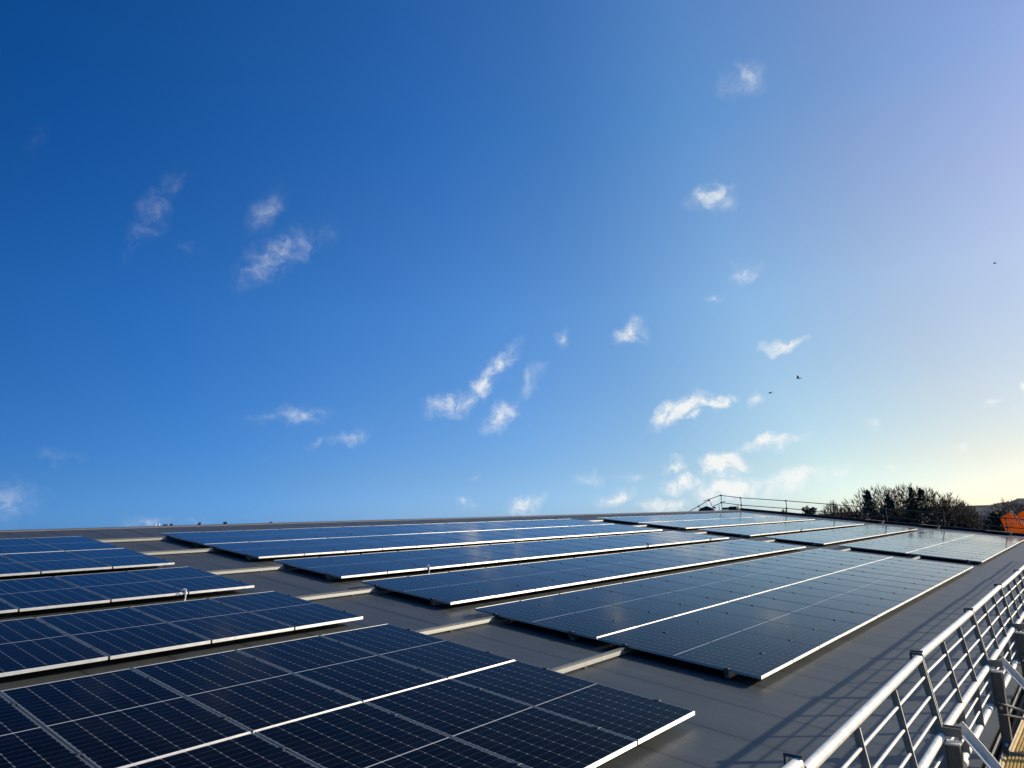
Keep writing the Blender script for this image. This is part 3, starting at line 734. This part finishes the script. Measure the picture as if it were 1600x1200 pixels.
# ------------------------------------------------------------------ trees
import numpy as np
def bare_tree(rg, h, w, n=900, fork=.22, bf=.55, r0=.2, flat=1.0):
    rs = np.random.RandomState(rg.randint(0, 10 ** 6))
    base = h * fork
    pts = [(0, 0, 0), (0, 0, base * .5), (0, 0, base)]
    while len(pts) < n:                # points in a dome, thinner near the stem, dense near the outside
        d = rs.normal(size=3); d /= np.linalg.norm(d)
        if d[2] < -.35: continue
        rr = rs.rand() ** .45
        lump = 1 + .10 * math.sin(d[0] * 5 + d[1] * 3) + .08 * math.sin(d[1] * 7 - d[0] * 4 + 1)
        zc = h * (.42 + .1 * fork)
        p = (d[0] * w * rr * lump, d[1] * w * rr * lump, zc + d[2] * (h - zc) * rr * (lump if d[2] < .7 else 1))
        if p[2] < base * .9: continue
        pts.append(p)
    P = np.array(pts); N_ = len(P)
    par = np.full(N_, -1); path = np.zeros(N_); done = np.zeros(N_, bool); cost = np.full(N_, 1e9); src = np.zeros(N_, int)
    def add(i):
        done[i] = True
        dd = np.linalg.norm(P - P[i], axis=1); c = dd + bf * (path[i] + dd) * .55
        m = (c < cost) & ~done; cost[m] = c[m]; src[m] = i
    add(0)
    for i in (1, 2):
        par[i] = i - 1; path[i] = P[i][2]; cost[:] = 1e9; add(i)
    order = [1, 2]
    for _ in range(N_ - 3):
        c = np.where(done, 1e9, cost); i = int(c.argmin()); par[i] = src[i]
        path[i] = path[par[i]] + np.linalg.norm(P[i] - P[par[i]]); order.append(i); add(i)
    cnt = np.ones(N_)
    for i in reversed(order): cnt[par[i]] += cnt[i]
    rad = lambda i: max(.018, r0 * (cnt[i] / N_) ** .48)
    tr, tw = MB(), MB()
    for i in order:
        q = Vector(P[par[i]]); p = Vector(P[i]); r1 = rad(i)
        if cnt[i] > N_ * .10: tr.tube(q, p, r1 * 1.08, r1, seg=7, caps=False)
        else: tw.tube(q, p, r1 * 1.1, r1, seg=3 if cnt[i] < 12 else 5, caps=False)
        if cnt[i] <= 3:                # fine twigs at the tips
            d = (p - q).normalized()
            out = Vector((p.x, p.y, max(0, p.z - h * .3))).normalized()
            for k in range(5):
                e = (d * .5 + out * .9 + Vector((rg.gauss(0, .3), rg.gauss(0, .3), rg.gauss(.12, .3)))).normalized() * (h * rg.uniform(.02, .06))
                tw.tube(p, p + e, .019, .012, seg=3, caps=False)
    top = max(v[2] for v in tw.v); k = h / top
    for b in (tr, tw): b.v = [(x, y, z * k) for x, y, z in b.v]
    return tr, tw
def leaf(b, c, s, rg):
    d = Vector((rg.gauss(0, 1), rg.gauss(0, 1), rg.gauss(0, 1))).normalized(); a = d.orthogonal().normalized() * s; e = d.cross(a).normalized() * s * rg.uniform(.4, .8)
    b.add([c - a - e * .3, c + e, c + a + e * .2, c - e], [(0, 1, 2, 3)])
def evergreen(rg, h, w, n=2600, cone=True, s=.20):
    tr, cr_ = MB(), MB()
    tr.tube((0, 0, 0), (0, 0, h * .92), .14, .03, seg=7)
    nb = int(n / 11)
    for i in range(nb):
        f = (1 - rg.random() ** .62 * .96) if cone else rg.uniform(.08, 1)
        z = h * f; rad = w * min(1.15, ((1 - f) / .30) ** .85) + .05 if cone else w * math.sqrt(max(.05, 1 - (2 * f - 1.0) ** 2 * .85))
        a = rg.uniform(0, 2 * math.pi); ln = rad * (rg.uniform(.45, 1.0) if rg.random() < .85 else rg.uniform(1.0, 1.3))
        tip = Vector((math.cos(a) * ln, math.sin(a) * ln, z + (ln * .15 if not cone else -ln * .12 + .3 * (1 - f) * rg.random())))
        tr.tube((0, 0, z), tip, .03, .01, seg=3, caps=False)
        for j in range(11):
            t = rg.random() ** .7 * 1.05
            c = Vector((0, 0, z)).lerp(tip, t) + Vector((rg.gauss(0, .10), rg.gauss(0, .10), rg.gauss(0, .10))) * (.5 + ln * .3)
            leaf(cr_, c, s * rg.uniform(.5, 1.1), rg)
    if cone:                           # dense leading shoot
        for i in range(420):
            u_ = rg.random(); z = h * (1.0 - .20 * u_); rad = .04 + w * .62 * (u_ * .20 / .30) ** .85; a = rg.uniform(0, 2 * math.pi); q = rad * rg.random() ** .5
            leaf(cr_, Vector((q * math.cos(a), q * math.sin(a), z)), s * rg.uniform(.35, .75), rg)
    return tr, cr_
def plant(name, kind, px, top_py, dist, w_px, label, cat, group, seed, **kw):
    rg = random.Random(seed); p = at(px, top_py, dist); gz = ground_z(p.x, p.y); h = p.z - gz
    wm = w_px / FPX * math.hypot(dist, 0) * .5 / math.cos(math.atan((px - 800) / FPX)) ** 0
    r_ = empty(name, (p.x, p.y, gz), (0, 0, 0))
    if kind == 'bare':
        tr, tw = bare_tree(rg, h, wm * kw.get('k', 1.0), kw.get('n', 2600), kw.get('fork', .22), .55, kw.get('r0', .16) * 1.3)
        tr.build('trunk', M['bark'], r_); tw.build('crown', M['twig'], r_)
    else:
        tr, c_ = evergreen(rg, h, wm, kw.get('n', 2600), kind == 'cone', kw.get('s', .2))
        tr.build('trunk', M['bark'], r_); c_.build('crown', M[kw.get('m', 'ever')], r_)
    tag(r_, label, cat, group)
BT = 'bare winter trees beyond the far gable'; ET = 'evergreens beyond the far gable'
plant('bare_tree', 'bare', 1368, 754, 92, 118, 'large bare tree with a wide fan shaped crown, leftmost of the tall group', 'tree', BT, 11, r0=.26)
plant('bare_tree', 'bare', 1412, 752, 98, 84, 'tallest bare tree with upright twigs behind the evergreens', 'tree', BT, 12, r0=.24)
plant('bare_tree', 'bare', 1446, 758, 88, 66, 'bare tree just right of the dark evergreen clump', 'tree', BT, 13, r0=.2)
plant('bare_tree', 'bare', 1482, 768, 90, 54, 'thin bare tree at the right end of the tall group', 'tree', BT, 14, r0=.16)
plant('bare_tree', 'bare', 1508, 784, 92, 44, 'low bare tree before the hill, right of the tall group', 'tree', BT, 15, r0=.14)
plant('bare_tree', 'bare', 1300, 780, 86, 46, 'slender bare tree behind the rail, left of the large fan crown', 'tree', BT, 16, r0=.13)
plant('bare_tree', 'bare', 1322, 787, 88, 34, 'small bare tree tucked beside the large fan crown', 'tree', BT, 17, r0=.12)
plant('bare_tree', 'bare', 1225, 795, 120, 42, 'low faint bare tree left of the round dark shrub', 'tree', BT, 18, r0=.12)
plant('bare_tree', 'bare', 1572, 777, 84, 66, 'dense bare tree behind the orange tent', 'tree', BT, 19, r0=.2)
plant('bare_tree', 'bare', 1600, 781, 88, 50, 'bare tree at the right edge of the photo', 'tree', BT, 20, r0=.16)
plant('evergreen_tree', 'cone', 1355, 766, 84, 46, 'narrow pointed evergreen in front of the large fan crown', 'tree', ET, 21, n=3600)
plant('evergreen_tree', 'cone', 1387, 773, 86, 40, 'shorter ragged evergreen in the middle of the clump', 'tree', ET, 22, n=2800)
plant('evergreen_tree', 'cone', 1423, 762, 82, 36, 'ivy covered evergreen, left of the tall dark pair', 'tree', ET, 23, n=3600, m='ivy')
plant('evergreen_tree', 'cone', 1437, 763, 84, 46, 'broad dark evergreen, right of the tall dark pair', 'tree', ET, 24, n=3600)
plant('evergreen_shrub', 'round', 1262, 792, 78, 36, 'round dark evergreen shrub behind the far rail', 'shrub', None, 25, n=3000, s=.16)
plant('shrub', 'round', 1556, 803, 76, 34, 'dark bushy shrub left of the orange tent', 'shrub', 'shrubs beyond the far gable', 26, n=2600, m='ivy')
for k, (px, py, w_, lab) in enumerate(((1340, 800, 46, 'brown shrub under the large fan crown'), (1385, 797, 50, 'brown shrub under the middle evergreens'), (1428, 795, 54, 'brown shrub under the tall dark pair of evergreens'), (1470, 796, 50, 'brown shrub under the right end of the tall group'), (1508, 806, 40, 'low brown shrub beside the open field'))):
    plant('shrub', 'round', px, py, 80 + 3 * k, w_, lab, 'shrub', 'shrubs beyond the far gable', 30 + k, n=3000, m='shrub', s=.17)
for k, (px, py, w_, lab) in enumerate(((258, 820.2, 16, 'far tree top over the ridge, right of the two chimney pots'), (311, 816.7, 14, 'far tree top over the ridge, left of the pair'), (351, 815.7, 14, 'far tree top over the ridge, right of the pair'), (422, 816.7, 12, 'rightmost far tree top over the ridge'), (268, 818.7, 8, 'tiny far tree top beside the chimney pots'))):
    plant('far_tree', 'round', px, py, 170, w_, lab, 'tree', 'far tree tops over the ridge', 50 + k, n=1400, m='shrub', s=.24)
# a far house whose chimney stack shows over the ridge
p = at(246, 818, 165)
hs = empty('far_house', (p.x, p.y, ground_z(p.x, p.y)))
gz = ground_z(p.x, p.y); hh = p.z - gz
b = MB(); b.box(-5, 5, -4, 4, 0, hh - 4.6); b.build('wall', M['wall'], hs)
b = MB(); b.prism([(-4.3, hh - 4.6), (4.3, hh - 4.6), (0, hh - 1.6)], -5.2, 5.2); ro_ = b.build('roof', M['flash'], hs)
b = MB(); b.box(-.9, .9, -.4, .4, hh - 2.6, hh - .75); b.build('chimney', M['board'], ro_)
b = MB()
for x in (-.38, .38): b.tube((x, 0, hh - .75), (x, 0, hh), .15, .13, seg=10)
b.build('chimney_pots', M['white'], ro_)
tag(hs, 'far house behind the ridge showing only two pale chimney pots', 'house')

# ------------------------------------------------------------------ three birds
def bird_mesh(flap, span):
    b = MB(); body = [(-.30, .012), (-.22, .03), (-.10, .06), (.05, .065), (.14, .045), (.19, .04), (.23, .022), (.28, .004)]
    n = 8
    for x, r in body:
        for i in range(n):
            a = 2 * math.pi * i / n; b.v.append((x, r * math.cos(a), r * .9 * math.sin(a)))
    for j in range(len(body) - 1):
        for i in range(n):
            k = (i + 1) % n; b.f.append((j*n+i, j*n+k, (j+1)*n+k, (j+1)*n+i)); b.sm.append(True)
    for s in (-1, 1):                # wings with inner and outer panels, 2 cm thick at the root
        y1, z1 = s * span * .45, span * .45 * math.sin(flap); y2, z2 = s * span, span * .45 * math.sin(flap) + span * .55 * math.sin(flap * .3)
        top = [(.10, s * .03, .03), (-.12, s * .03, .03), (.13, y1, z1 + .03), (-.10, y1, z1 + .03), (-.02, y2, z2 + .01), (-.12, y2 * .97, z2 + .01)]
        bot = [(x, y, z - .02) for x, y, z in top]
        b.add(top + bot, [(0, 1, 3, 2), (2, 3, 5, 4), (6, 8, 9, 7), (8, 10, 11, 9), (0, 2, 8, 6), (2, 4, 10, 8), (1, 7, 9, 3), (3, 9, 11, 5), (4, 5, 11, 10)])
    b.add([(-.28, -.02, .01), (-.28, .02, .01), (-.44, .07, .0), (-.44, -.07, .0), (-.28, -.02, -.01), (-.28, .02, -.01), (-.44, .07, -.012), (-.44, -.07, -.012)], [(0, 1, 2, 3), (7, 6, 5, 4), (0, 3, 7, 4), (1, 5, 6, 2), (2, 6, 7, 3)])
    return b
for (px, py, dist, flap, rot, lab) in ((1203, 614, 95, .25, (.2, .1, 2.4), 'small black bird flying beside a little cloud'), (1247, 591, 80, 1.0, (.5, -.2, 1.2), 'black bird with raised wings, right of the other flying bird'), (1554, 411.5, 150, .5, (.3, 0, 2.0), 'tiny far bird high on the right')):
    o = bird_mesh(flap, .29).build('bird', M['bird']); o.location = at(px, py, dist); o.rotation_euler = rot
    tag(o, lab, 'bird', 'birds in the sky')
